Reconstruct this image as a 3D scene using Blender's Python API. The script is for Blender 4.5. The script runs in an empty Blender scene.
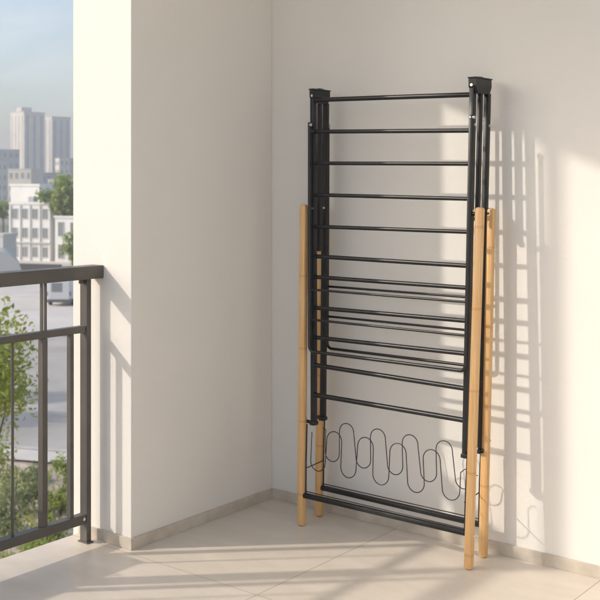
import bpy, bmesh, math, random
from mathutils import Vector, Matrix
random.seed(7)
S = bpy.context.scene
COL = S.collection
R = math.radians

# ------------------------------------------------------------------ camera
HEAD = R(38.47)
CAM = Vector((2.930, -3.489, 1.38))
cd = bpy.data.cameras.new('camera')
cam = bpy.data.objects.new('camera', cd); COL.objects.link(cam)
cam.location = CAM
cam.rotation_euler = (R(90), 0, HEAD)
cd.sensor_width = 36; cd.lens = 61.92; cd.shift_y = -0.1917
cd.clip_start = 0.05; cd.clip_end = 6000
cd.dof.use_dof = True; cd.dof.focus_distance = 4.0; cd.dof.aperture_fstop = 7.0
S.camera = cam
FWD = Vector((-math.sin(HEAD), math.cos(HEAD), 0)); RGT = Vector((math.cos(HEAD), math.sin(HEAD), 0))

# ------------------------------------------------------------------ sky and sun
SUN_EL = R(29.5)
SUN_TO = Vector((-0.724, -0.690))            # horizontal direction towards the sun
w = bpy.data.worlds.new('World'); S.world = w; w.use_nodes = True
nt = w.node_tree; nt.nodes.clear()
sky = nt.nodes.new('ShaderNodeTexSky'); sky.sky_type = 'NISHITA'; sky.sun_disc = False
sky.sun_elevation = SUN_EL; sky.sun_rotation = math.atan2(SUN_TO.x, SUN_TO.y)
sky.altitude = 50; sky.air_density = 1.0; sky.dust_density = 2.8; sky.ozone_density = 1.0
bg = nt.nodes.new('ShaderNodeBackground'); bg.inputs[1].default_value = 0.15
wo = nt.nodes.new('ShaderNodeOutputWorld')
tcw = nt.nodes.new('ShaderNodeTexCoord'); mpw = nt.nodes.new('ShaderNodeMapping'); mpw.inputs['Scale'].default_value = (2.2, 2.2, 7.0)
mpw.inputs['Location'].default_value = (0.35, 0.1, 0.2)
cn = nt.nodes.new('ShaderNodeTexNoise'); cn.inputs['Scale'].default_value = 2.4; cn.inputs['Detail'].default_value = 7; cn.inputs['Distortion'].default_value = 0.5
cr = nt.nodes.new('ShaderNodeMapRange'); cr.inputs['From Min'].default_value = 0.5; cr.inputs['From Max'].default_value = 0.75; cr.inputs['To Max'].default_value = 0.22
cm = nt.nodes.new('ShaderNodeMixRGB'); cm.inputs[2].default_value = (6.2, 6.0, 5.7, 1)
nt.links.new(tcw.outputs['Generated'], mpw.inputs[0]); nt.links.new(mpw.outputs[0], cn.inputs['Vector']); nt.links.new(cn.outputs[0], cr.inputs[0])
nt.links.new(cr.outputs[0], cm.inputs[0]); nt.links.new(sky.outputs[0], cm.inputs[1])
nt.links.new(cm.outputs[0], bg.inputs[0]); nt.links.new(bg.outputs[0], wo.inputs[0])
sd = bpy.data.lights.new('sun', 'SUN'); sun = bpy.data.objects.new('sun', sd); COL.objects.link(sun)
sd.energy = 2.0; sd.angle = R(1.3); sd.color = (1.0, 0.905, 0.785)
dv = Vector((-SUN_TO.x*math.cos(SUN_EL), -SUN_TO.y*math.cos(SUN_EL), -math.sin(SUN_EL)))
sun.rotation_euler = dv.to_track_quat('-Z', 'Y').to_euler()
sun.location = (-20, -20, 15)
S.view_settings.view_transform = 'Standard'; S.view_settings.look = 'None'
S.view_settings.gamma = 1; S.view_settings.use_curve_mapping = False
S.view_settings.exposure = 0.52

# ------------------------------------------------------------------ materials
def mat(name, col, rough=0.6, metal=0.0, spec=0.5):
    m = bpy.data.materials.new(name); m.use_nodes = True
    b = m.node_tree.nodes['Principled BSDF']
    b.inputs['Base Color'].default_value = (*col, 1); b.inputs['Roughness'].default_value = rough
    b.inputs['Metallic'].default_value = metal; b.inputs['Specular IOR Level'].default_value = spec
    return m
def nd(m, t, **kw):
    n = m.node_tree.nodes.new(t)
    for k, v in kw.items(): setattr(n, k, v)
    return n
def lk(m, a, b): m.node_tree.links.new(a, b)
def bsdf(m): return m.node_tree.nodes['Principled BSDF']
def noise_col(m, c1, c2, scale, detail=4, sy=(1, 1, 1), lo=0.35, hi=0.65, coord='Object', bump=0.0, bscale=None, dist=0.002):
    tc = nd(m, 'ShaderNodeTexCoord'); mp = nd(m, 'ShaderNodeMapping'); mp.inputs['Scale'].default_value = sy
    lk(m, tc.outputs[coord], mp.inputs[0])
    n = nd(m, 'ShaderNodeTexNoise'); n.inputs['Scale'].default_value = scale; n.inputs['Detail'].default_value = detail
    lk(m, mp.outputs[0], n.inputs['Vector'])
    r = nd(m, 'ShaderNodeValToRGB'); r.color_ramp.elements[0].position = lo; r.color_ramp.elements[1].position = hi
    r.color_ramp.elements[0].color = (*c1, 1); r.color_ramp.elements[1].color = (*c2, 1)
    lk(m, n.outputs[0], r.inputs[0]); lk(m, r.outputs[0], bsdf(m).inputs['Base Color'])
    if bump:
        n2 = nd(m, 'ShaderNodeTexNoise'); n2.inputs['Scale'].default_value = bscale or scale*4; n2.inputs['Detail'].default_value = 5
        lk(m, mp.outputs[0], n2.inputs['Vector'])
        b = nd(m, 'ShaderNodeBump'); b.inputs['Strength'].default_value = bump; b.inputs['Distance'].default_value = dist
        lk(m, n2.outputs[0], b.inputs['Height']); lk(m, b.outputs[0], bsdf(m).inputs['Normal'])
    return r

M = {}
M['plaster'] = mat('painted plaster', (0.74, 0.72, 0.69), 0.75, spec=0.3)
noise_col(M['plaster'], (0.72, 0.70, 0.658), (0.76, 0.74, 0.698), 1.3, 9, sy=(1, 1, 0.6), bump=0.7, bscale=95, dist=0.0014)
M['ceiling'] = mat('ceiling paint', (0.74, 0.73, 0.71), 0.8)
noise_col(M['ceiling'], (0.79, 0.78, 0.76), (0.83, 0.82, 0.80), 2, bump=0.3, bscale=120, dist=0.0006)
M['skirting'] = mat('stone skirting', (0.36, 0.33, 0.29), 0.5)
noise_col(M['skirting'], (0.46, 0.41, 0.34), (0.58, 0.525, 0.45), 14, 8, bump=0.15, bscale=90, dist=0.0005)
M['slab'] = mat('slab edge render', (0.55, 0.52, 0.47), 0.8)
noise_col(M['slab'], (0.5, 0.47, 0.42), (0.6, 0.57, 0.52), 4, bump=0.3, bscale=60)

# floor tiles: large beige porcelain with narrow joints
def tile_floor():
    m = mat('beige porcelain tiles', (0.5, 0.45, 0.39), 0.34, spec=0.45)
    tc = nd(m, 'ShaderNodeTexCoord'); sp = nd(m, 'ShaderNodeSeparateXYZ'); lk(m, tc.outputs['Object'], sp.inputs[0])
    def math_(op, a, b=None):
        n = nd(m, 'ShaderNodeMath', operation=op)
        for i, v in enumerate((a, b)):
            if v is None: continue
            if isinstance(v, (int, float)): n.inputs[i].default_value = v
            else: lk(m, v, n.inputs[i])
        return n.outputs[0]
    def joint(out, off, size, half):
        u = math_('DIVIDE', math_('SUBTRACT', out, off), size)
        f = math_('FRACT', u)
        d = math_('MULTIPLY', math_('MINIMUM', f, math_('SUBTRACT', 1.0, f)), size)
        mr = nd(m, 'ShaderNodeMapRange'); mr.interpolation_type = 'SMOOTHSTEP'
        lk(m, d, mr.inputs['Value']); mr.inputs['From Min'].default_value = half*0.5; mr.inputs['From Max'].default_value = half*1.5
        return mr.outputs[0], math_('FLOOR', u)
    jx, ix = joint(sp.outputs['X'], 0.655, 0.855, 0.0016)
    # a shorter cut tile column shows a second joint between
    jy, iy = joint(sp.outputs['Y'], -0.86, 0.855, 0.0014)
    jx = math_('MAXIMUM', jx, math_('LESS_THAN', sp.outputs['X'], 0.0))
    j = math_('MINIMUM', jx, jy)
    cell = nd(m, 'ShaderNodeCombineXYZ'); lk(m, ix, cell.inputs[0]); lk(m, iy, cell.inputs[1])
    wn = nd(m, 'ShaderNodeTexWhiteNoise'); lk(m, cell.outputs[0], wn.inputs['Vector'])
    mp = nd(m, 'ShaderNodeMapping'); mp.inputs['Scale'].default_value = (1.2, 3.2, 1); lk(m, tc.outputs['Object'], mp.inputs[0])
    ad = nd(m, 'ShaderNodeVectorMath', operation='ADD'); lk(m, mp.outputs[0], ad.inputs[0]); lk(m, wn.outputs['Color'], ad.inputs[1])
    n = nd(m, 'ShaderNodeTexNoise'); n.inputs['Scale'].default_value = 2.2; n.inputs['Detail'].default_value = 9; n.inputs['Roughness'].default_value = 0.62
    n.inputs['Distortion'].default_value = 0.7
    lk(m, ad.outputs[0], n.inputs['Vector'])
    r = nd(m, 'ShaderNodeValToRGB'); r.color_ramp.elements[0].position = 0.3; r.color_ramp.elements[1].position = 0.72
    r.color_ramp.elements[0].color = (0.65, 0.575, 0.48, 1); r.color_ramp.elements[1].color = (0.75, 0.685, 0.59, 1)
    lk(m, n.outputs[0], r.inputs[0])
    br = nd(m, 'ShaderNodeMixRGB', blend_type='MULTIPLY'); br.inputs[0].default_value = 1
    t = nd(m, 'ShaderNodeMapRange'); lk(m, wn.outputs['Value'], t.inputs['Value']); t.inputs['To Min'].default_value = 0.95; t.inputs['To Max'].default_value = 1.0
    lk(m, r.outputs[0], br.inputs[1]); lk(m, t.outputs[0], br.inputs[2])
    mx = nd(m, 'ShaderNodeMixRGB'); lk(m, j, mx.inputs[0]); mx.inputs[1].default_value = (0.36, 0.31, 0.25, 1); lk(m, br.outputs[0], mx.inputs[2])
    lk(m, mx.outputs[0], bsdf(m).inputs['Base Color'])
    n3 = nd(m, 'ShaderNodeTexNoise'); n3.inputs['Scale'].default_value = 9; n3.inputs['Detail'].default_value = 6; lk(m, tc.outputs['Object'], n3.inputs['Vector'])
    rr = nd(m, 'ShaderNodeMapRange'); lk(m, n3.outputs[0], rr.inputs['Value']); rr.inputs['To Min'].default_value = 0.26; rr.inputs['To Max'].default_value = 0.5
    lk(m, rr.outputs[0], bsdf(m).inputs['Roughness'])
    hn = math_('ADD', math_('MULTIPLY', n3.outputs[0], 0.25), j)
    b = nd(m, 'ShaderNodeBump'); b.inputs['Strength'].default_value = 0.35; b.inputs['Distance'].default_value = 0.0012
    lk(m, hn, b.inputs['Height']); lk(m, b.outputs[0], bsdf(m).inputs['Normal'])
    return m
M['tiles'] = tile_floor()

M['black'] = mat('black powder coat', (0.012, 0.013, 0.016), 0.36, spec=0.5)
noise_col(M['black'], (0.006, 0.0065, 0.008), (0.010, 0.011, 0.013), 30, bump=0.12, bscale=900, dist=0.0002)
M['wire'] = mat('black wire', (0.015, 0.015, 0.017), 0.4)
M['steel'] = mat('bright steel', (0.7, 0.71, 0.72), 0.3, metal=1.0)
M['rail'] = mat('taupe grey rail paint', (0.13, 0.115, 0.10), 0.42)
noise_col(M['rail'], (0.078, 0.071, 0.064), (0.10, 0.092, 0.083), 7, 7, bump=0.12, bscale=400, dist=0.0003)
def bamboo():
    m = mat('bamboo', (0.6, 0.35, 0.15), 0.42)
    tc = nd(m, 'ShaderNodeTexCoord')
    mp = nd(m, 'ShaderNodeMapping'); mp.inputs['Scale'].default_value = (60, 60, 1.6); lk(m, tc.outputs['Object'], mp.inputs[0])
    n = nd(m, 'ShaderNodeTexNoise'); n.inputs['Scale'].default_value = 3; n.inputs['Detail'].default_value = 6; lk(m, mp.outputs[0], n.inputs['Vector'])
    r = nd(m, 'ShaderNodeValToRGB'); r.color_ramp.elements[0].position = 0.3; r.color_ramp.elements[1].position = 0.7
    r.color_ramp.elements[0].color = (0.62, 0.37, 0.155, 1); r.color_ramp.elements[1].color = (0.76, 0.51, 0.25, 1)
    lk(m, n.outputs[0], r.inputs[0])
    sp = nd(m, 'ShaderNodeSeparateXYZ'); lk(m, tc.outputs['Object'], sp.inputs[0])
    oi = nd(m, 'ShaderNodeObjectInfo')
    a = nd(m, 'ShaderNodeMath', operation='ADD'); lk(m, sp.outputs['Z'], a.inputs[0]); lk(m, oi.outputs['Random'], a.inputs[1])
    d = nd(m, 'ShaderNodeMath', operation='MULTIPLY'); lk(m, a.outputs[0], d.inputs[0]); d.inputs[1].default_value = 3.4
    fr = nd(m, 'ShaderNodeMath', operation='FRACT'); lk(m, d.outputs[0], fr.inputs[0])
    rr = nd(m, 'ShaderNodeValToRGB')
    e = rr.color_ramp.elements; e[0].position = 0.0; e[0].color = (1, 1, 1, 1); e[1].position = 1; e[1].color = (1, 1, 1, 1)
    for p, c in ((0.47, 1.0), (0.49, 0.84), (0.50, 0.82), (0.52, 1.0)):
        x = e.new(p); x.color = (c, c*0.95, c*0.9, 1)
    lk(m, fr.outputs[0], rr.inputs[0])
    mx = nd(m, 'ShaderNodeMixRGB', blend_type='MULTIPLY'); mx.inputs[0].default_value = 1
    lk(m, r.outputs[0], mx.inputs[1]); lk(m, rr.outputs[0], mx.inputs[2]); lk(m, mx.outputs[0], bsdf(m).inputs['Base Color'])
    return m
M['bamboo'] = bamboo()

# outside
M['asphalt'] = mat('weathered road', (0.2, 0.19, 0.18), 0.9)
noise_col(M['asphalt'], (0.36, 0.34, 0.315), (0.46, 0.44, 0.41), 0.35, 8)
M['paving'] = mat('pale paving', (0.42, 0.40, 0.36), 0.85)
noise_col(M['paving'], (0.54, 0.51, 0.47), (0.66, 0.62, 0.58), 0.3, 8)
M['kerb'] = mat('kerb concrete', (0.5, 0.48, 0.44), 0.85)
noise_col(M['kerb'], (0.45, 0.43, 0.39), (0.55, 0.53, 0.49), 2, 6)
M['soil'] = mat('dry planting soil', (0.28, 0.22, 0.17), 0.95)
noise_col(M['soil'], (0.38, 0.31, 0.25), (0.62, 0.53, 0.45), 2.5, 9, bump=0.6, bscale=5, dist=0.05)
M['land'] = mat('distant land', (0.2, 0.21, 0.15), 0.95)
noise_col(M['land'], (0.12, 0.15, 0.08), (0.34, 0.32, 0.28), 0.02, 8)
def leafmat(name, c1, c2):
    m = mat(name, c1, 0.55, spec=0.3)
    g = nd(m, 'ShaderNodeNewGeometry')
    r = nd(m, 'ShaderNodeValToRGB'); r.color_ramp.elements[0].color = (*c1, 1); r.color_ramp.elements[1].color = (*c2, 1)
    lk(m, g.outputs['Random Per Island'], r.inputs[0]); lk(m, r.outputs[0], bsdf(m).inputs['Base Color'])
    tr = nd(m, 'ShaderNodeBsdfTranslucent'); lk(m, r.outputs[0], tr.inputs[0])
    ms = nd(m, 'ShaderNodeMixShader'); ms.inputs[0].default_value = 0.35
    lk(m, bsdf(m).outputs[0], ms.inputs[1]); lk(m, tr.outputs[0], ms.inputs[2])
    lk(m, ms.outputs[0], m.node_tree.nodes['Material Output'].inputs[0])
    return m
M['leaf_a'] = leafmat('yellow green leaves', (0.22, 0.28, 0.05), (0.52, 0.56, 0.15))
M['leaf_b'] = leafmat('mid green leaves', (0.18, 0.25, 0.045), (0.42, 0.50, 0.12))
M['leaf_c'] = leafmat('grey green leaves', (0.17, 0.21, 0.09), (0.34, 0.38, 0.18))
M['bark'] = mat('bark', (0.16, 0.12, 0.09), 0.9)
noise_col(M['bark'], (0.11, 0.085, 0.06), (0.22, 0.17, 0.13), 8, 8, bump=0.5)
def facade(name, c):
    m = mat(name, c, 0.8)
    noise_col(m, tuple(x*0.93 for x in c), tuple(min(1, x*1.05) for x in c), 0.25, 7)
    return m
M['cream'] = facade('cream facade', (0.70, 0.64, 0.56))
M['tower'] = facade('tower concrete', (0.60, 0.56, 0.53))
M['white'] = facade('white facade', (0.80, 0.79, 0.76))
M['offwhite'] = facade('offwhite facade', (0.6, 0.585, 0.55))
M['greybld'] = facade('grey facade', (0.44, 0.45, 0.47))
M['darkroof'] = facade('dark wall coping', (0.07, 0.06, 0.055))
M['glass'] = mat('window glass', (0.23, 0.245, 0.255), 0.2, spec=0.8)
M['recess'] = facade('window band', (0.36, 0.36, 0.38))
M['vanpaint'] = mat('white van paint', (0.7, 0.7, 0.69), 0.3)
M['rubber'] = mat('tyre rubber', (0.02, 0.02, 0.02), 0.8)
M['trim'] = mat('grey plastic trim', (0.12, 0.12, 0.125), 0.5)
M['lampglass'] = mat('red lamp cover', (0.35, 0.03, 0.02), 0.25)
M['terracotta'] = mat('terracotta trough', (0.32, 0.27, 0.22), 0.7)

# ------------------------------------------------------------------ mesh helpers
def wloc(o):
    v = Vector(o.location)
    while o.parent: o = o.parent; v += Vector(o.location)
    return v
def obj(name, bm, m, parent=None, smooth=False, origin=None):
    """link bm (built in world coordinates) as one mesh object; parts keep local coordinates"""
    me = bpy.data.meshes.new(name)
    org = Vector(origin) if origin else Vector((0, 0, 0))
    base = wloc(parent) if parent else org
    bmesh.ops.translate(bm, verts=bm.verts, vec=-base)
    bmesh.ops.recalc_face_normals(bm, faces=bm.faces)
    bm.to_mesh(me); bm.free()
    for x in (m if isinstance(m, (list, tuple)) else [m]): me.materials.append(x)
    o = bpy.data.objects.new(name, me); COL.objects.link(o)
    if parent: o.parent = parent
    else: o.location = org
    if smooth:
        for p in me.polygons: p.use_smooth = True
        if smooth != 'all':
            me.set_sharp_from_angle(angle=R(40))
    return o
def thing(name, label, cat, loc, group=None):
    o = bpy.data.objects.new(name, None); COL.objects.link(o); o.location = loc; o.empty_display_size = 0.1
    return tag(o, label, cat, group)
def tag(o, label=None, cat=None, group=None, kind=None):
    if label: o['label'] = label
    if cat: o['category'] = cat
    if group: o['group'] = group
    if kind: o['kind'] = kind
    return o
def box(bm, x0, x1, y0, y1, z0, z1, bev=0.0, mtx=None):
    r = bmesh.ops.create_cube(bm, size=1)
    vs = r['verts']
    for v in vs: v.co = Vector((x0+(v.co.x+.5)*(x1-x0), y0+(v.co.y+.5)*(y1-y0), z0+(v.co.z+.5)*(z1-z0)))
    if mtx: bmesh.ops.transform(bm, matrix=mtx, verts=vs)
    if bev:
        es = list({e for v in vs for e in v.link_edges})
        bmesh.ops.bevel(bm, geom=es, offset=bev, segments=2, affect='EDGES', profile=0.5)
    return bm
def BM(): return bmesh.new()
def beam(bm, a, b, wx, wy, bev=0.0, up=None):
    """bar of rectangular section wx (along the x-ish side) by wy between two points; mostly vertical bars"""
    a = Vector(a); b = Vector(b); d = b-a; L = d.length; z = d.normalized()
    ref = up or Vector((1, 0, 0)); x = (ref - ref.dot(z)*z).normalized(); y = z.cross(x)
    mt = Matrix(((x.x, y.x, z.x, a.x), (x.y, y.y, z.y, a.y), (x.z, y.z, z.z, a.z), (0, 0, 0, 1)))
    return box(bm, -wx/2, wx/2, -wy/2, wy/2, 0, L, bev, mt)
def tube(bm, pts, r, n=10, cap=True, radii=None):
    pts = [Vector(p) for p in pts]; rings = []
    t0 = (pts[1]-pts[0]).normalized()
    ref = Vector((0, 1, 0)) if abs(t0.y) < 0.9 else Vector((1, 0, 0))
    u = (ref-ref.dot(t0)*t0).normalized()
    for i, p in enumerate(pts):
        if i == 0: t = pts[1]-pts[0]
        elif i == len(pts)-1: t = pts[-1]-pts[-2]
        else: t = (pts[i+1]-p).normalized()+(p-pts[i-1]).normalized()
        t.normalize(); u = (u-u.dot(t)*t).normalized(); v = t.cross(u)
        rr = radii[i] if radii else r
        rings.append([bm.verts.new(p+u*math.cos(2*math.pi*k/n)*rr+v*math.sin(2*math.pi*k/n)*rr) for k in range(n)])
    for a, b in zip(rings, rings[1:]):
        for k in range(n): bm.faces.new((a[k], a[(k+1) % n], b[(k+1) % n], b[k]))
    if cap: bm.faces.new(rings[0][::-1]); bm.faces.new(rings[-1])
    return bm

# ------------------------------------------------------------------ balcony shell
PIER_Y = -0.8285; PIER_W = -0.3407; SLAB = -0.303; CEIL = 2.85
X1 = 4.6; Y0 = -7.0
b = BM(); box(b, SLAB, X1, Y0, 0.0, -0.2, 0.0)
floor = obj('floor', b, M['tiles']); tag(floor, kind='structure')

back = thing('back_wall', 'long off white plaster wall behind the black drying rack', 'wall', (1.5, 0.1, 0))
b = BM(); box(b, PIER_W, X1, 0.0, 0.2, -0.2, CEIL); obj('wall_face', b, M['plaster'], back)
b = BM(); box(b, 0.0, 1.51-0.0009, -0.008, 0.0-0.0002, 0.0, 0.044, 0.0012); obj('skirting', b, M['skirting'], back)
b = BM(); box(b, 1.51+0.0009, X1, -0.008, 0.0-0.0002, 0.0, 0.044, 0.0012); obj('skirting', b, M['skirting'], back)

pier = thing('pier', 'square off white plaster pier where the handrail ends', 'pillar', (-0.17, -0.4, 0))
b = BM()
vs = [(PIER_W, PIER_Y), (0.0, PIER_Y), (0.0, 0.0), (PIER_W, 0.0)]
box(b, PIER_W, 0.0, PIER_Y, 0.0, -0.2, CEIL, 0.003); obj('wall_face', b, M['plaster'], pier)
b = BM(); box(b, SLAB+0.004, 0.008, PIER_Y-0.008, PIER_Y-0.0002, 0.0, 0.044, 0.0012); obj('skirting', b, M['skirting'], pier)
b = BM(); box(b, 0.0002, 0.008, PIER_Y+0.0004, -0.0084, 0.0, 0.044, 0.0012); obj('skirting', b, M['skirting'], pier)

b = BM(); box(b, -0.205, 1.75, -1.8, 0.2, CEIL, CEIL+0.2)
box(b, PIER_W, -0.205, PIER_Y, 0.2, CEIL, CEIL+0.2)
tag(obj('ceiling', b, M['ceiling']), kind='structure')
# unseen beam added under the ceiling, soffit sloped to shape the wall's sunlit edge
b = BM(); q = []
for x in (-0.2035, -0.16):
    q.append([b.verts.new(v) for v in ((x, PIER_Y-.001, 2.447), (x, -1.799, 2.845), (x, -1.799, CEIL+.02), (x, PIER_Y-.001, CEIL+.02))])
b.faces.new(q[0]); b.faces.new(q[1][::-1])
for i in range(4): b.faces.new((q[0][i], q[0][(i+1) % 4], q[1][(i+1) % 4], q[1][i]))
tag(obj('shadow_beam', b, M['plaster']), 'off white sloping beam added unseen above the railing to shade the wall', 'shadow caster')

# unseen wall added facing the railing, to bounce warm sunlight back
hw = thing('bounce_wall', 'off white wall added unseen opposite the railing to bounce sunlight', 'wall', (3.75, -4.0, 0))
b = BM(); box(b, 3.75, 3.95, -6.2, -0.9, -0.2, 2.9); obj('wall_face', b, M['plaster'], hw)
b = BM(); box(b, 3.742, 3.7498, -6.2, -0.9, 0.0, 0.044, 0.0012); obj('skirting', b, M['skirting'], hw)

# ------------------------------------------------------------------ railing
rl = thing('balcony_railing', 'taupe grey metal railing with flat handrail and thin balusters', 'railing', (-0.2, -1.0, 0))
RX = -0.2; YE = PIER_Y
def bar(name, x0, x1, y0, y1, z0, z1, bev=0.0015, m='rail', parent=rl):
    bb = BM(); box(bb, x0, x1, y0, y1, z0, z1, bev); return obj(name, bb, M[m], parent)
bar('handrail', -0.222, -0.155, Y0, YE-0.0005, 1.019, 1.069, 0.003)
bar('middle_rail', RX-0.016, RX+0.014, Y0, -0.893, 0.812, 0.838)
bar('bottom_rail', RX-0.018, RX+0.016, Y0, -0.893, 0.077, 0.113)
def post(yc, parent=rl):
    p = bar('post', RX-0.022, RX+0.018, yc-0.011, yc+0.011, 0.004, 1.018, parent=parent)
    bar('foot_plate', RX-0.030, RX+0.026, yc-0.016, yc+0.016, 0.0, 0.005, 0.001, parent=p)
    return p
post(-0.880)
bar('corner_bracket', RX-0.006, RX+0.006, -0.912, -0.8915, 1.000, 1.018, 0.002)
bb = BM(); tube(bb, [(RX+0.0165, -0.905, 0.098), (RX+0.021, -0.905, 0.098)], 0.006, 12); obj('bolt', bb, M['steel'], rl, True)
# flat bar posts, square balusters, thin rods as the photo shows
period = 0.4625; k = 0
y = -0.880
ys_post = []; 
bal = []
yy = -1.083
while yy > Y0+0.1:
    ys_post.append(yy); yy -= 0.46
for i, yp in enumerate(ys_post):
    bar('baluster', RX-0.015, RX+0.013, yp-0.0115, yp+0.0115, 0.1135, 0.811)
    bar('baluster', RX-0.004, RX+0.010, yp-0.0125, yp-0.0065, 0.8385, 1.018)
    bar('baluster', RX-0.004, RX+0.010, yp+0.0045, yp+0.0105, 0.8385, 1.018)
for i in range(len(ys_post)):
    base = ys_post[i]
    yb = base+0.128
    bar('baluster', RX-0.012, RX+0.010, yb-0.0085, yb+0.0085, 0.1135, 0.811)
    yb = base-0.135
    bb = BM(); tube(bb, [(RX, yb, 0.1130), (RX, yb, 0.8122)], 0.0052, 12); obj('baluster', bb, M['rail'], rl, True)
    if i > 0: 
        pass
# round column added out of frame, for a shadow band on the back wall
col = thing('shadow_column', 'slim round taupe column added unseen at the balcony edge to cast a shadow on the wall', 'column', (-0.262, -1.53, 0))
bb = BM(); tube(bb, [(-0.262, -1.515, 0.012), (-0.262, -1.515, CEIL-0.012)], 0.030, 28); obj('shaft', bb, M['rail'], col, True)
bar('base_plate', -0.302, -0.227, -1.58, -1.49, 0.0, 0.012, 0.002, parent=col)
bar('top_plate', -0.302, -0.227, -1.58, -1.49, CEIL-0.012, CEIL, 0.002, parent=col)
# unseen trough added outside the railing to cast the shade band on the floor
wb = thing('shadow_trough', 'long shallow stone coloured trough added unseen outside the lower railing to shade the floor', 'planter', (-0.33, -2.2, 0.1))
bb = BM()
for (x0, x1, y0, y1, z0, z1) in ((-0.392, -0.38, -3.4, -1.25, 0.215, 0.30), (-0.262, -0.25, -3.4, -1.25, 0.215, 0.30),
                                 (-0.38, -0.262, -3.4, -3.388, 0.215, 0.30), (-0.38, -0.262, -1.262, -1.25, 0.215, 0.30), (-0.38, -0.262, -3.388, -1.262, 0.215, 0.227)):
    box(bb, x0, x1, y0, y1, z0, z1)
obj('trough', bb, M['terracotta'], wb)
bb = BM(); box(bb, -0.3798, -0.2622, -3.3878, -1.2622, 0.227, 0.288); obj('soil', bb, M['soil'], wb)
for yh in (-1.4, -2.3, -3.2):
    bb = BM(); tube(bb, [(-0.388, yh, 0.299), (-0.388, yh, 0.304), (-0.224, yh, 0.304), (-0.224, yh, 0.108)], 0.003, 8)
    obj('hook', bb, M['wire'], wb)

# ------------------------------------------------------------------ drying rack
rk = thing('drying_rack', 'folded black metal drying rack with bamboo legs standing against the wall', 'drying rack', (0.7, -0.14, 0))
L = lambda a, b, t: a+(b-a)*t
def legF(s, z):   # bamboo, front pair
    y = -.21+.03*z
    return Vector((L(.3323, .3145, z/1.306), y, z)) if s < 0 else Vector((L(1.0978, 1.1229, z/1.297), y, z))
def legR(s, z):
    y = -.071+.015*z
    return Vector((L(.3154, .3163, z/1.296), y, z)) if s < 0 else Vector((L(1.0809, 1.1036, z/1.295), y, z))
def upF(s, z):
    y = -.192+.027*z; t = (z-.41)/1.33
    return Vector((L(.3737, .3435, t), y, z)) if s < 0 else Vector((L(1.0693, 1.0802, t), y, z))
def upR(s, z):
    y = -.092+.025*z; t = (z-.41)/1.3
    return Vector((L(.3444, .3351, t), y, z)) if s < 0 else Vector((L(1.0701, 1.088, t), y, z))
for fn, top in ((legF, 1.30), (legR, 1.294)):
    for s in (-1, 1):
        bb = BM(); beam(bb, fn(s, 0.0005), fn(s, top), 0.0325, 0.029, 0.010)
        lg = obj('leg', bb, M['bamboo'], rk, True)
        for zb in (0.122, 0.435):
            p = fn(s, zb); bb = BM()
            tube(bb, [p+Vector((0.0165, 0, 0)), p+Vector((0.0195, 0, 0))], 0.0045, 12)
            obj('bolt', bb, M['steel'], lg, True)
for fn, zt, zb in ((upF, 1.735, 0.418), (upR, 1.72, 0.415)):
    for s in (-1, 1):
        bb = BM(); beam(bb, fn(s, zb-0.018 if s > 0 else zb), fn(s, zt), 0.019, 0.023, 0.002)
        up = obj('upright', bb, M['black'], rk, True)
        zc = (zb-0.018 if s > 0 else zb)
        c = fn(s, zc)
        bb = BM(); box(bb, c.x-.013, c.x+.013, c.y-.015, c.y+.015, zc-.010, zc+.006, 0.003)
        obj('end_cap', bb, M['black'], up, True)
        leg = legF if fn is upF else legR
        for z in (zc+0.0, 1.275):
            a = fn(s, z); q = leg(s, z); q = Vector((q.x-s*0.0, a.y, z))
            bb = BM(); tube(bb, [a, Vector((q.x, q.y if fn is upF else q.y, z))], 0.0075, 12)
            obj('spacer', bb, M['black'], up, True)
        for z in (1.60, 1.285):
            p = fn(s, z); bb = BM()
            if s > 0: tube(bb, [p+Vector((0.0090, 0, 0)), p+Vector((0.0120, 0, 0))], 0.0055, 12)
            else: tube(bb, [p+Vector((0.004, -0.0110, 0)), p+Vector((0.004, -0.0142, 0))], 0.0045, 12)
            obj('screw', bb, M['steel'], up, True)
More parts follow.
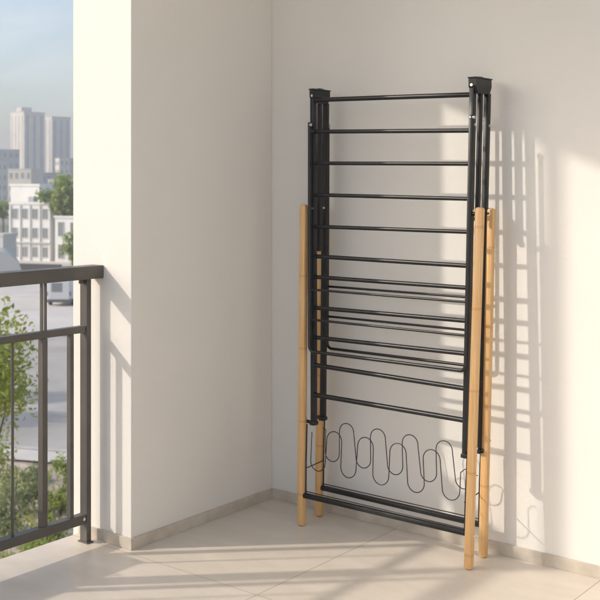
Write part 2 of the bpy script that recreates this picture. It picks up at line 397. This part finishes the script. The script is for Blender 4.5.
# hubs joining the front and rear frames
for s in (-1, 1):
    a = upF(s, 1.735); c = upR(s, 1.735)
    x0 = min(a.x, c.x)-.011; x1 = max(a.x, c.x)+.013; y0 = a.y-.014; y1 = c.y+.006
    if s < 0: x0, x1 = a.x-.010, a.x+.008; y1 = c.y+.006
    bb = BM()
    # trapezoid block, narrower at its foot
    vv = []
    for z, k in ((1.768, 0.0), (1.742, 0.0), (1.716, 0.014)):
        vv.append([bb.verts.new((x, yq, z)) for x, yq in ((x0, y0+k), (x1, y0+k), (x1, y1-k), (x0, y1-k))])
    for r0, r1 in zip(vv, vv[1:]):
        for i in range(4): bb.faces.new((r0[i], r0[(i+1) % 4], r1[(i+1) % 4], r1[i]))
    bb.faces.new(vv[0]); bb.faces.new(vv[-1][::-1])
    hb = obj('hub', bb, M['black'], rk)
    bb = BM(); box(bb, x0-.003, x1+.003, y0-.003, y1+.003, 1.769, 1.774, 0.0015)
    r_ = bmesh.ops.create_cone(bb, cap_ends=True, segments=4, radius1=0.028, radius2=0.012, depth=0.008)
    bmesh.ops.rotate(bb, verts=r_['verts'], cent=(0, 0, 0), matrix=Matrix.Rotation(R(45), 3, 'Z'))
    bmesh.ops.scale(bb, verts=r_['verts'], vec=(0.5, 1.3, 0.7))
    bmesh.ops.translate(bb, verts=r_['verts'], vec=((x0+x1)/2, (y0+y1)/2, 1.7760))
    obj('hub_cap', bb, M['black'], hb)
    bb = BM(); tube(bb, [(x0+.012, y0-.001, 1.745), (x0+.012, y0+.004, 1.745)], 0.0055, 14); obj('rivet', bb, M['steel'], hb, True)
    # middle folding stay between the frames
    def mid(z): return (upF(s, z)+upR(s, z))/2
    bb = BM(); beam(bb, mid(1.12 if s < 0 else 1.26), mid(1.715), 0.015, 0.019, 0.002); st = obj('folding_stay', bb, M['black'], rk, True)
    zz = 1.12 if s < 0 else 1.26
    p = mid(zz); bb = BM(); box(bb, p.x-.009, p.x+.009, p.y-.013, p.y+.013, p.z-.012, p.z+.006, 0.002); obj('end_cap', bb, M['black'], st, True)
# thick rungs of the front frame: (left height, right height)
for za, zb_, r in ((1.728, 1.710, .0095), (1.598, 1.5785, .0085), (1.469, 1.457, .0078), (1.340, 1.329, .0078), (1.211, 1.2085, .0078),
               (1.090, 1.085, .0085), (1.006, 1.005, .0082), (.8815, .885, .0085), (.7615, .7655, .0085), (.650, .639, .0092), (.530, .524, .0098)):
    a = upF(-1, za); c = upF(1, zb_)
    bb = BM(); tube(bb, [a+Vector((-0.004, 0, 0)), c+Vector((0.004, 0, 0))], r, 14); obj('rung', bb, M['black'], rk, True)
# two folded wings: U shaped tube frame with thin rungs
def wing(xl, xr, yf, ztop, zbot, rungs, rt):
    def P(s, z):
        t = (z-zbot)/(ztop-zbot)
        x = L(xl[0], xl[1], t) if s < 0 else L(xr[0], xr[1], t)
        return Vector((x, yf(z), z))
    rc = 0.022; pts = [P(-1, ztop), P(-1, 1.2), P(-1, zbot+rc)]
    c = P(-1, zbot)
    for k in range(1, 6):
        a = k/6*math.pi/2; pts.append(Vector((c.x+rc*(1-math.cos(a)), yf(zbot), zbot+rc*(1-math.sin(a)))))
    pts.append(Vector((c.x+rc, yf(zbot), zbot)))
    d = P(1, zbot)
    pts.append(Vector((d.x-rc, yf(zbot), zbot)))
    for k in range(1, 6):
        a = k/6*math.pi/2; pts.append(Vector((d.x-rc*(1-math.sin(a)), yf(zbot), zbot+rc*(1-math.cos(a)))))
    pts += [P(1, zbot+rc), P(1, 1.2), P(1, ztop)]
    bb = BM(); tube(bb, pts, rt, 12); wg = obj('wing', bb, M['black'], rk, True)
    for z in rungs:
        bb = BM(); tube(bb, [P(-1, z), P(1, z)], 0.0048, 10); obj('rung', bb, M['black'], wg, True)
    for s in (-1, 1):
        p = P(s, ztop-0.01); bb = BM(); tube(bb, [p-Vector((0.009, 0, 0)), p+Vector((0.009, 0, 0))], 0.0062, 12); obj('pivot', bb, M['steel'], wg, True)
wing((.366, .345), (1.0801, 1.0935), lambda z: -.221+.029*z, 1.635, .708, (.957, .836), .0068)
wing((.3365, .333), (1.058, 1.070), lambda z: -.050+.012*z-.0, 1.635, .698, (.956, .831), .0060)
# bottom rails
for fn, z, dz in ((legF, .1235, .003), (legR, .1205, -.002)):
    a = fn(-1, z); c = fn(1, z+dz)
    bb = BM(); beam(bb, a+Vector((.004, 0, 0)), c-Vector((.004, 0, 0)), 0.021, 0.021, 0.007, Vector((0, 0, 1)))
    obj('bottom_rail', bb, M['black'], rk, True)
# shoe shelf wires: two wavy wires on hanging rods
for fn, z0 in ((upF, .41), (upR, .405)):
    for s in (-1, 1):
        leg = legF if fn is upF else legR
        q = leg(s, .13); a = leg(s, z0-.01); xo = -s*0.0215
        bb = BM(); tube(bb, [Vector((a.x+xo, a.y+.004, z0)), Vector(((a.x+q.x)/2+xo, (a.y+q.y)/2, .27)), Vector((q.x+xo, q.y, .127))], 0.0028, 8)
        obj('hanging_rod', bb, M['wire'], rk, True)
def wave(tops, bots, zt, zb_, y0, y1, r, start, end):
    pts = [Vector(p) for p in start]
    seq = sorted([(x, 1) for x in tops]+[(x, -1) for x in bots])
    for x, k in seq:
        zc = zt-r if k > 0 else zb_+r
        for i in range(13):
            a = math.pi-(i/12)*math.pi
            ca, sa = math.cos(a), math.sin(a)
            pts.append(Vector((x+r*ca*1.0, 0, zc+k*r*sa)))
    pts += [Vector(p) for p in end]
    for p in pts: p.y = y0+(y1-y0)*(p.z-.2)/.25
    bb = BM(); tube(bb, pts, 0.0019, 7); return obj('wavy_wire', bb, M['wire'], rk, 'all')
wave([.458, .612, .763, .916], [.389, .545, .697, .850, 1.003], .406, .241, -.082, -.068, .036,
     [(.338, 0, .372), (.352, 0, .366)], [(1.045, 0, .30), (1.062, 0, .30)])
wave([.469, .621, .772, .921], [.392, .543, .697, .856, 1.007], .393, .224, -.182, -.166, .037,
     [(.353, 0, .372), (.3555, 0, .372)], [(1.045, 0, .33), (1.062, 0, .345), (1.076, 0, .345)])
for z in (.235,):
    for s in (-1, 1):
        a = Vector((.353 if s < 0 else 1.078, -.204, z)); c = Vector((.338 if s < 0 else 1.062, -.067, z))
        bb = BM(); tube(bb, [a, c], 0.0022, 8); obj('side_wire', bb, M['wire'], rk, True)
bb = BM(); tube(bb, [legR(-1, .139)+Vector((.02, -.004, 0)), legR(1, .139)+Vector((-.02, -.004, 0))], 0.0022, 8); obj('long_wire', bb, M['wire'], rk, True)
bb = BM(); tube(bb, [legF(-1, .139)+Vector((.02, .004, 0)), legF(1, .139)+Vector((-.02, .004, 0))], 0.0022, 8); obj('long_wire', bb, M['wire'], rk, True)

# ================================================================== the city beyond
GZ = -8.0
def W(d, lat, z=0.0):
    p = CAM+FWD*d+RGT*lat
    return Vector((p.x, p.y, z))
def LAT(px, d): return (px-300)/1032.0*d
def sheet(name, corners, z, m, kind='structure', n=1):
    bb = BM(); vs = [bb.verts.new(W(d, l, z)) for d, l in corners]; bb.faces.new(vs)
    o = obj(name, bb, M[m]); tag(o, kind=kind); return o
bb = BM()
vs = [bb.verts.new((x*3000, y*3000, GZ)) for x, y in ((-1, -1), (1, -1), (1, 1), (-1, 1))]; bb.faces.new(vs)
tag(obj('ground', bb, M['land']), kind='structure')
# own building below the balcony
b = BM(); box(b, SLAB+0.01, X1+8, Y0-6, 9.0, GZ, -0.202)
tag(obj('lower_storeys', b, M['plaster']), 'off white storeys of the house below the balcony floor', 'building')
sheet('garden_bed', [(8, -14), (38.9, -14.5), (35.0, -7.4), (30.0, 2), (6, 4)], GZ+0.004, 'soil')
# pavement strip + road + plaza (road runs across the view and away to the left)
def strip(name, pts, z, m, kind='structure'):
    return sheet(name, pts, z, m, kind)
strip('pavement', [(39.9, -22), (33.4, 0), (32.2, 0), (38.4, -22)], GZ+0.10, 'paving')
strip('kerb', [(40.2, -22), (33.7, 0), (33.4, 0), (39.9, -22)], GZ+0.12, 'kerb')
strip('road', [(64, -60), (64, 30), (32, 30), (33.69, 0), (44.8, -38)], GZ+0.012, 'asphalt')
strip('plaza', [(140, -120), (140, 60), (64.4, 60), (64.4, -60)], GZ+0.10, 'paving')
strip('kerb', [(64.4, -60), (64.4, 30), (64.0, 30), (64.0, -60)], GZ+0.12, 'kerb')

def foliage(bm, centre, rad, n, size, clumps=None, flat=1.0, seed=0):
    rnd = random.Random(seed); c = Vector(centre)
    cl = []
    for _ in range(clumps or 18):
        v = Vector((rnd.gauss(0, 1), rnd.gauss(0, 1), rnd.gauss(0, 1))).normalized()*rnd.uniform(0.35, 0.95)
        cl.append((c+Vector((v.x*rad[0], v.y*rad[1], v.z*rad[2])), rnd.uniform(0.22, 0.42)))
    for _ in range(n):
        p0, s = rnd.choice(cl)
        v = Vector((rnd.gauss(0, .5), rnd.gauss(0, .5), rnd.gauss(0, .5)))
        if v.length > 1.25: v *= 1.25/v.length
        p = p0+Vector((v.x*rad[0]*s, v.y*rad[1]*s, v.z*rad[2]*s))
        nrm = Vector((rnd.gauss(0, 1), rnd.gauss(0, 1), rnd.gauss(0, 1)+.8)).normalized()
        u = nrm.orthogonal().normalized(); u = Matrix.Rotation(rnd.uniform(0, 6.28), 3, nrm) @ u; w2 = nrm.cross(u)
        a = size*rnd.uniform(.6, 1.3); bq = a*.45
        bm.faces.new([bm.verts.new(p+u*a), bm.verts.new(p+w2*bq+nrm*a*.12), bm.verts.new(p-u*a), bm.verts.new(p-w2*bq+nrm*a*.12)])
    return cl
def tree(name, label, cat, d, lat, top, rad, n, leaf, m, group, seed, clumps=22, tr=0.12):
    base = W(d, lat, GZ); c = W(d, lat, top-rad[2])
    t = thing(name, label, cat, base, group)
    bb = BM(); cl = foliage(bb, c, rad, n, leaf, clumps, seed=seed); obj('crown', bb, M[m], t)
    rnd = random.Random(seed+99)
    bb = BM(); k = base+Vector((rnd.uniform(-.2, .2), rnd.uniform(-.2, .2), (c.z-base.z)*.55))
    tube(bb, [base, k, c], tr, 9, radii=[tr, tr*.75, tr*.3])
    for p, s in cl[:14]:
        j = k+(c-k)*rnd.uniform(0, .7); mdl = (j+p)/2+Vector((0, 0, -.1*rad[2]))
        tube(bb, [j, mdl, p], tr, 6, radii=[tr*.4, tr*.25, tr*.08])
    obj('trunk', bb, M['bark'], t, True)
    return t
# near tree whose crown reaches in at the left
tree('garden_tree', 'leafy yellow green tree just beyond the railing at the left edge', 'tree', 14.5, LAT(-34, 14.5), 0.42, (1.2, 1.2, 1.45), 8500, .048, 'leaf_a', None, 3, 40, .10)
tree('garden_tree', 'smaller darker green tree low behind the thin railing rod', 'tree', 22.0, LAT(-22, 22), -3.2, (.85, .85, 1.3), 3000, .05, 'leaf_a', None, 5, 24, .08)
# street trees out of frame throwing shade over the road
tree('street_tree', 'rounded street tree standing by the kerb left of the road shade', 'tree', 41.0, -17.6, -3.0, (1.9, 1.9, 1.7), 2600, .12, 'leaf_b', 'street trees along the kerb', 8, 20, .14)
tree('street_tree', 'taller street tree further back along the kerb', 'tree', 45.0, -18.6, -2.4, (1.9, 1.9, 2.0), 2600, .12, 'leaf_b', 'street trees along the kerb', 9, 20, .14)
# shrubs in the bed
shr = [
 (29.5, 20, -6.6, (.75, .75, .75), 'leaf_c', 'grey green shrub behind the wide flat baluster', 1500),
 (27.5, 4, -6.55, (.8, .8, .8), 'leaf_c', 'dull olive shrub at the left edge of the planting bed', 1700),
 (26.5, 46, -7.1, (.55, .55, .5), 'leaf_a', 'low bright green shrub between the two wide balusters', 1200),
 (29.0, 60, -7.1, (.5, .5, .45), 'leaf_a', 'bright yellow green shrub beside the pale kerb', 1300),
 (31.5, 66, -6.8, (.5, .5, .6), 'leaf_b', 'upright green shrub next to the railing end post', 1200),
 (25.2, 28, -7.3, (.6, .6, .4), 'leaf_b', 'small round shrub just above the bottom rail', 1000),
 (25.3, 64, -7.2, (.7, .7, .45), 'leaf_a', 'spreading light green shrub at the foot of the end post', 1400),
 (32.5, 34, -7.35, (.35, .35, .35), 'leaf_c', 'tiny grey green bush on bare soil near the pavement', 500),
]
for i, (d, px, top, rad, m, lab, n) in enumerate(shr):
    base = W(d, LAT(px, d), GZ); t = thing('shrub', lab, 'shrub', base, 'shrubs in the planting bed')
    bb = BM(); cl = foliage(bb, W(d, LAT(px, d), top-rad[2]), rad, n, .055, 14, seed=40+i); obj('leaves', bb, M[m], t)
    bb = BM()
    for p, s in cl[:7]: tube(bb, [base, (base+p)/2+Vector((0, 0, .1)), p], .02, 5, radii=[.025, .015, .006])
    obj('stems', bb, M['bark'], t, True)
bb = BM(); rnd = random.Random(5)
for _ in range(2600):
    d = rnd.uniform(22, 34); px = rnd.uniform(-60, 110); 
    if rnd.random() < .35: px = rnd.uniform(-60, 50)
    p = W(d, LAT(px, d), GZ+.01)
    for q in range(3):
        a = rnd.uniform(0, 6.28); h_ = rnd.uniform(.05, .22); v = Vector((math.cos(a), math.sin(a), 0))
        bb.faces.new([bb.verts.new(p+v*.02), bb.verts.new(p-v*.02), bb.verts.new(p+Vector((rnd.uniform(-.1, .1), rnd.uniform(-.1, .1), h_)))])
tag(obj('ground_cover', bb, M['leaf_a']), 'sparse low weeds and grass tufts on the dry soil', 'ground cover', kind='stuff')

# buildings -----------------------------------------------------------------
def building(name, label, cat, d, px, yaw, wx, wy, top, m, floors, nx, ny, win='window', wsize=(.5, .5), roof=None, strips=False, base=GZ, frame='white', group=None):
    """box standing at depth d whose nearest corner is at column px; faces A (towards lower left) and B (towards lower right)"""
    o = W(d, LAT(px, d), base)
    t = thing(name, label, cat, o, group)
    a = FWD*math.cos(yaw)-RGT*math.sin(yaw)   # runs back to the left: face A
    c = FWD*math.sin(yaw)+RGT*math.cos(yaw)   # runs back to the right: face B
    up = Vector((0, 0, 1)); H = top-base
    def P(u, v, z): return o+a*u+c*v+up*z
    def slabm(bb, u0, u1, v0, v1, z0, z1):
        vs = [bb.verts.new(P(u, v, z)) for z in (z0, z1) for u, v in ((u0, v0), (u1, v0), (u1, v1), (u0, v1))]
        bb.faces.new(vs[:4][::-1]); bb.faces.new(vs[4:])
        for i in range(4): bb.faces.new((vs[i], vs[(i+1) % 4], vs[4+(i+1) % 4], vs[4+i]))
    bb = BM(); slabm(bb, 0, wx, 0, wy, 0, H); obj('wall', bb, M[m], t)
    e = .12 if H < 30 else .2
    bb = BM(); slabm(bb, -e, wx+e, -e, wy+e, H+.002, H+e*2.2); obj('roof', bb, M[roof or m], t)
    fh = H/floors
    for side, n, Ln in (('A', nx, wx), ('B', ny, wy)):
        if not n: continue
        cw = Ln/n; ww = cw*wsize[0]; hh = fh*wsize[1]
        if strips:
            for i in range(n):
                s0 = (i+.5)*cw-ww/2; bb = BM(); 
                if side == 'A': slabm(bb, s0, s0+ww, -.06, -.004, fh*.5, H-fh*.35)
                else: slabm(bb, -.06, -.004, s0, s0+ww, fh*.5, H-fh*.35)
                obj('window_strip', bb, M['recess'], t)
            continue
        for f in range(floors):
            for i in range(n):
                s0 = (i+.5)*cw-ww/2; z0 = f*fh+fh*.5-hh/2
                bb = BM(); g = BM(); fr = min(.09, ww*.1)
                def S(bm_, s, e_, z_, z2, k0, k1):
                    if side == 'A': slabm(bm_, s, e_, k0, k1, z_, z2)
                    else: slabm(bm_, k0, k1, s, e_, z_, z2)
                S(bb, s0-fr, s0, z0-fr, z0+hh+fr, -.08, -.003); S(bb, s0+ww, s0+ww+fr, z0-fr, z0+hh+fr, -.08, -.003)
                S(bb, s0, s0+ww, z0-fr, z0, -.08, -.003); S(bb, s0, s0+ww, z0+hh, z0+hh+fr, -.08, -.003)
                S(bb, s0+ww*.47, s0+ww*.53, z0, z0+hh, -.07, -.003)
                wnd = obj('window', bb, M[frame], t); S(g, s0, s0+ww, z0, z0+hh, -.03, -.004); obj('pane', g, M['glass'], wnd)
    return t, P, slabm
Y45 = R(42)
# two slab towers
t, P, sl = building('tower_block', 'tallest pale tower block, left of the pair on the skyline', 'tower', 450, 24, Y45, 12.6, 10.0, 33.0, 'cream', 13, 4, 3, strips=True, wsize=(.34, .8))
bb = BM(); sl(bb, 4.5, 9, 1, 6, 41.9, 43.6); obj('roof_housing', bb, M['tower'], t)
t, P, sl = building('tower_block', 'second tower block with grey shaded side, right of the tallest', 'tower', 470, 52, Y45, 12, 9.4, 32.2, 'tower', 13, 3, 3, strips=True, wsize=(.34, .8))
building('tower_block', 'small pale block in front of the second tower near the pillar', 'tower', 390, 59.5, R(40), 3.6, 3.9, 11.3, 'cream', 6, 2, 2, wsize=(.5, .45))
building('tower_block', 'slim grey block touching the pillar edge on the skyline', 'tower', 400, 69, R(40), 2.6, 5.4, 11.5, 'greybld', 6, 1, 2, wsize=(.5, .45))
building('office_block', 'dark grey office block at the left edge below the towers', 'building', 360, -4, R(20), 7, 8.0, 13.6, 'greybld', 6, 2, 4, wsize=(.6, .5))
building('apartment_block', 'low cream apartment house under the dark office block', 'building', 300, 8, R(-15), 7, 7.5, 5.8, 'cream', 4, 4, 4, wsize=(.45, .5))
building('apartment_block', 'low bluish grey flats at the foot of the tallest tower', 'building', 320, 30, R(30), 6, 8.5, 5.0, 'greybld', 4, 3, 5, wsize=(.55, .45), group=None)
building('apartment_block', 'wide pale flats between the towers and the white annex', 'building', 280, 48, R(-22), 6, 8.5, 2.7, 'offwhite', 3, 3, 4, wsize=(.5, .45))
building('apartment_block', 'distant beige flats at the far left of the skyline', 'building', 340, -14, R(30), 8, 7.0, 9.0, 'offwhite', 5, 3, 4, wsize=(.5, .45))
# white three storey building with an upper box
t, P, sl = building('white_building', 'white three storey building with flat roof in the middle distance', 'building', 128, 10, R(-24), 9, 6.2, -1.0, 'white', 3, 4, 4, wsize=(.5, .5), frame='offwhite')
bb = BM()
for k in range(5): sl(bb, -.16, -.003, k*1.5, k*1.5+.2, .2, 6.9)
obj('pilasters', bb, M['white'], t)
for u0, v0 in ((2.0, 1.2), (4.2, 3.0)):
    bb = BM(); sl(bb, u0, u0+.9, v0, v0+.8, 7.2, 7.9); obj('roof_unit', bb, M['greybld'], t)
bb = BM(); sl(bb, -.35, -.005, -.1, 6.3, 2.28, 2.40); obj('ledge', bb, M['offwhite'], t)
building('white_annex', 'blank white box on the roof line behind the white building', 'building', 136, 10.5, R(-24), 6, 4.7, 1.25, 'white', 1, 0, 1, wsize=(.09, .12))
building('white_building', 'lower white wing with narrow windows right of the white building', 'building', 125, 55, R(-24), 8, 5.4, -2.6, 'white', 2, 3, 3, wsize=(.4, .6), frame='offwhite')
building('white_house', 'low pale house with flat roof at the left edge', 'building', 116, -36, R(-20), 2.5, 5.2, -4.3, 'offwhite', 1, 0, 2, wsize=(.35, .4))
# low dark wall in front
bb = BM(); p0 = W(112, LAT(8, 112), GZ); p1 = W(110, LAT(61, 110), GZ)
beam(bb, p0+Vector((0, 0, .45)), p1+Vector((0, 0, .45)), .9, .35, .03, Vector((0, 0, 1)))
tag(obj('boundary_wall', bb, M['darkroof']), 'low dark brown wall in front of the white building', 'wall')
cp = thing('canopy', 'pale barrel shaped canopy on the plaza at the left edge', 'canopy', W(100, LAT(-6, 100), GZ))
bb = BM(); tube(bb, [W(100, LAT(-6, 100), GZ+.3), W(107, LAT(-6, 107), GZ+.3)], 2.7, 32); obj('roof', bb, M['offwhite'], cp, True)
# trees in the middle distance
tree('broadleaf_tree', 'large sunlit green tree right of the white building', 'tree', 126, LAT(68, 126), 2.3, (3.1, 3.1, 2.9), 5200, .28, 'leaf_b', None, 21, 26, .3)
tree('broadleaf_tree', 'rounded green tree low beside the white wing and pillar', 'tree', 119, LAT(73, 119), -3.6, (1.6, 1.6, 2.0), 1800, .22, 'leaf_b', None, 22, 16, .2)
tree('broadleaf_tree', 'small green tree left of the blank white box', 'tree', 160, LAT(3, 160), -.2, (2.2, 2.2, 1.8), 1800, .3, 'leaf_b', None, 23, 16, .2)
tree('broadleaf_tree', 'small green tree showing between the white box and large tree', 'tree', 165, LAT(48, 165), -.4, (2.4, 2.4, 1.8), 1800, .3, 'leaf_b', None, 24, 16, .2)
tree('broadleaf_tree', 'distant tree at the foot of the second tower', 'tree', 250, LAT(44, 250), .7, (3, 3, 2.2), 1500, .4, 'leaf_b', None, 25, 14, .25)

# white van parked on the plaza
d0 = 79.0; vx = LAT(46, d0); vw = 2.0; vh = 2.15
vz = GZ+.10
van = thing('parked_van', 'white parked van seen from behind with its dark rear window', 'van', W(d0, vx+vw/2, vz))
def VB(bb, l0, l1, d_0, d_1, z0, z1, bev=0.0):
    vs = [bb.verts.new(W(d0+dd, vx+ll, vz+zz)) for zz in (z0, z1) for ll, dd in ((l0, d_0), (l1, d_0), (l1, d_1), (l0, d_1))]
    fs = [bb.faces.new(vs[:4][::-1]), bb.faces.new(vs[4:])]
    for i in range(4): fs.append(bb.faces.new((vs[i], vs[(i+1) % 4], vs[4+(i+1) % 4], vs[4+i])))
    if bev: bmesh.ops.bevel(bb, geom=list({e for f in fs for e in f.edges}), offset=bev, segments=3, affect='EDGES')
bb = BM(); VB(bb, 0, vw, 0, 4.9, .28, vh, .24); obj('body', bb, M['vanpaint'], van, True)
bb = BM(); VB(bb, .42, 1.24, -.012, .03, 1.08, 1.78, .006); obj('rear_window', bb, M['glass'], van)
bb = BM(); VB(bb, .02, vw-.02, -.10, .05, .30, .50, .03); obj('bumper', bb, M['trim'], van, True)
for l0 in (.06, vw-.2):
    bb = BM(); VB(bb, l0, l0+.09, -.008, .05, .8, 1.1, .006); obj('tail_light', bb, M['trim'], van)
for l0 in (.03, vw-.23):
    for dd in (.9, 3.9):
        bb = BM(); tube(bb, [W(d0+dd, vx+l0, vz+.33), W(d0+dd, vx+l0+.2, vz+.33)], .33, 20); obj('wheel', bb, M['rubber'], van, True)

# air between here and the skyline
HAZE = True
if HAZE:
    m = bpy.data.materials.new('haze'); m.use_nodes = True
    m.node_tree.nodes.clear()
    o_ = nd(m, 'ShaderNodeOutputMaterial'); v = nd(m, 'ShaderNodeVolumePrincipled')
    v.inputs['Color'].default_value = (0.88, 0.92, 0.97, 1); v.inputs['Density'].default_value = 0.0014
    v.inputs['Anisotropy'].default_value = 0.2
    lk(m, v.outputs[0], o_.inputs['Volume'])
    b = BM(); box(b, -3100, 3100, -3100, 3100, GZ-1, 46)
    hz = obj('haze', b, m); tag(hz, kind='stuff')
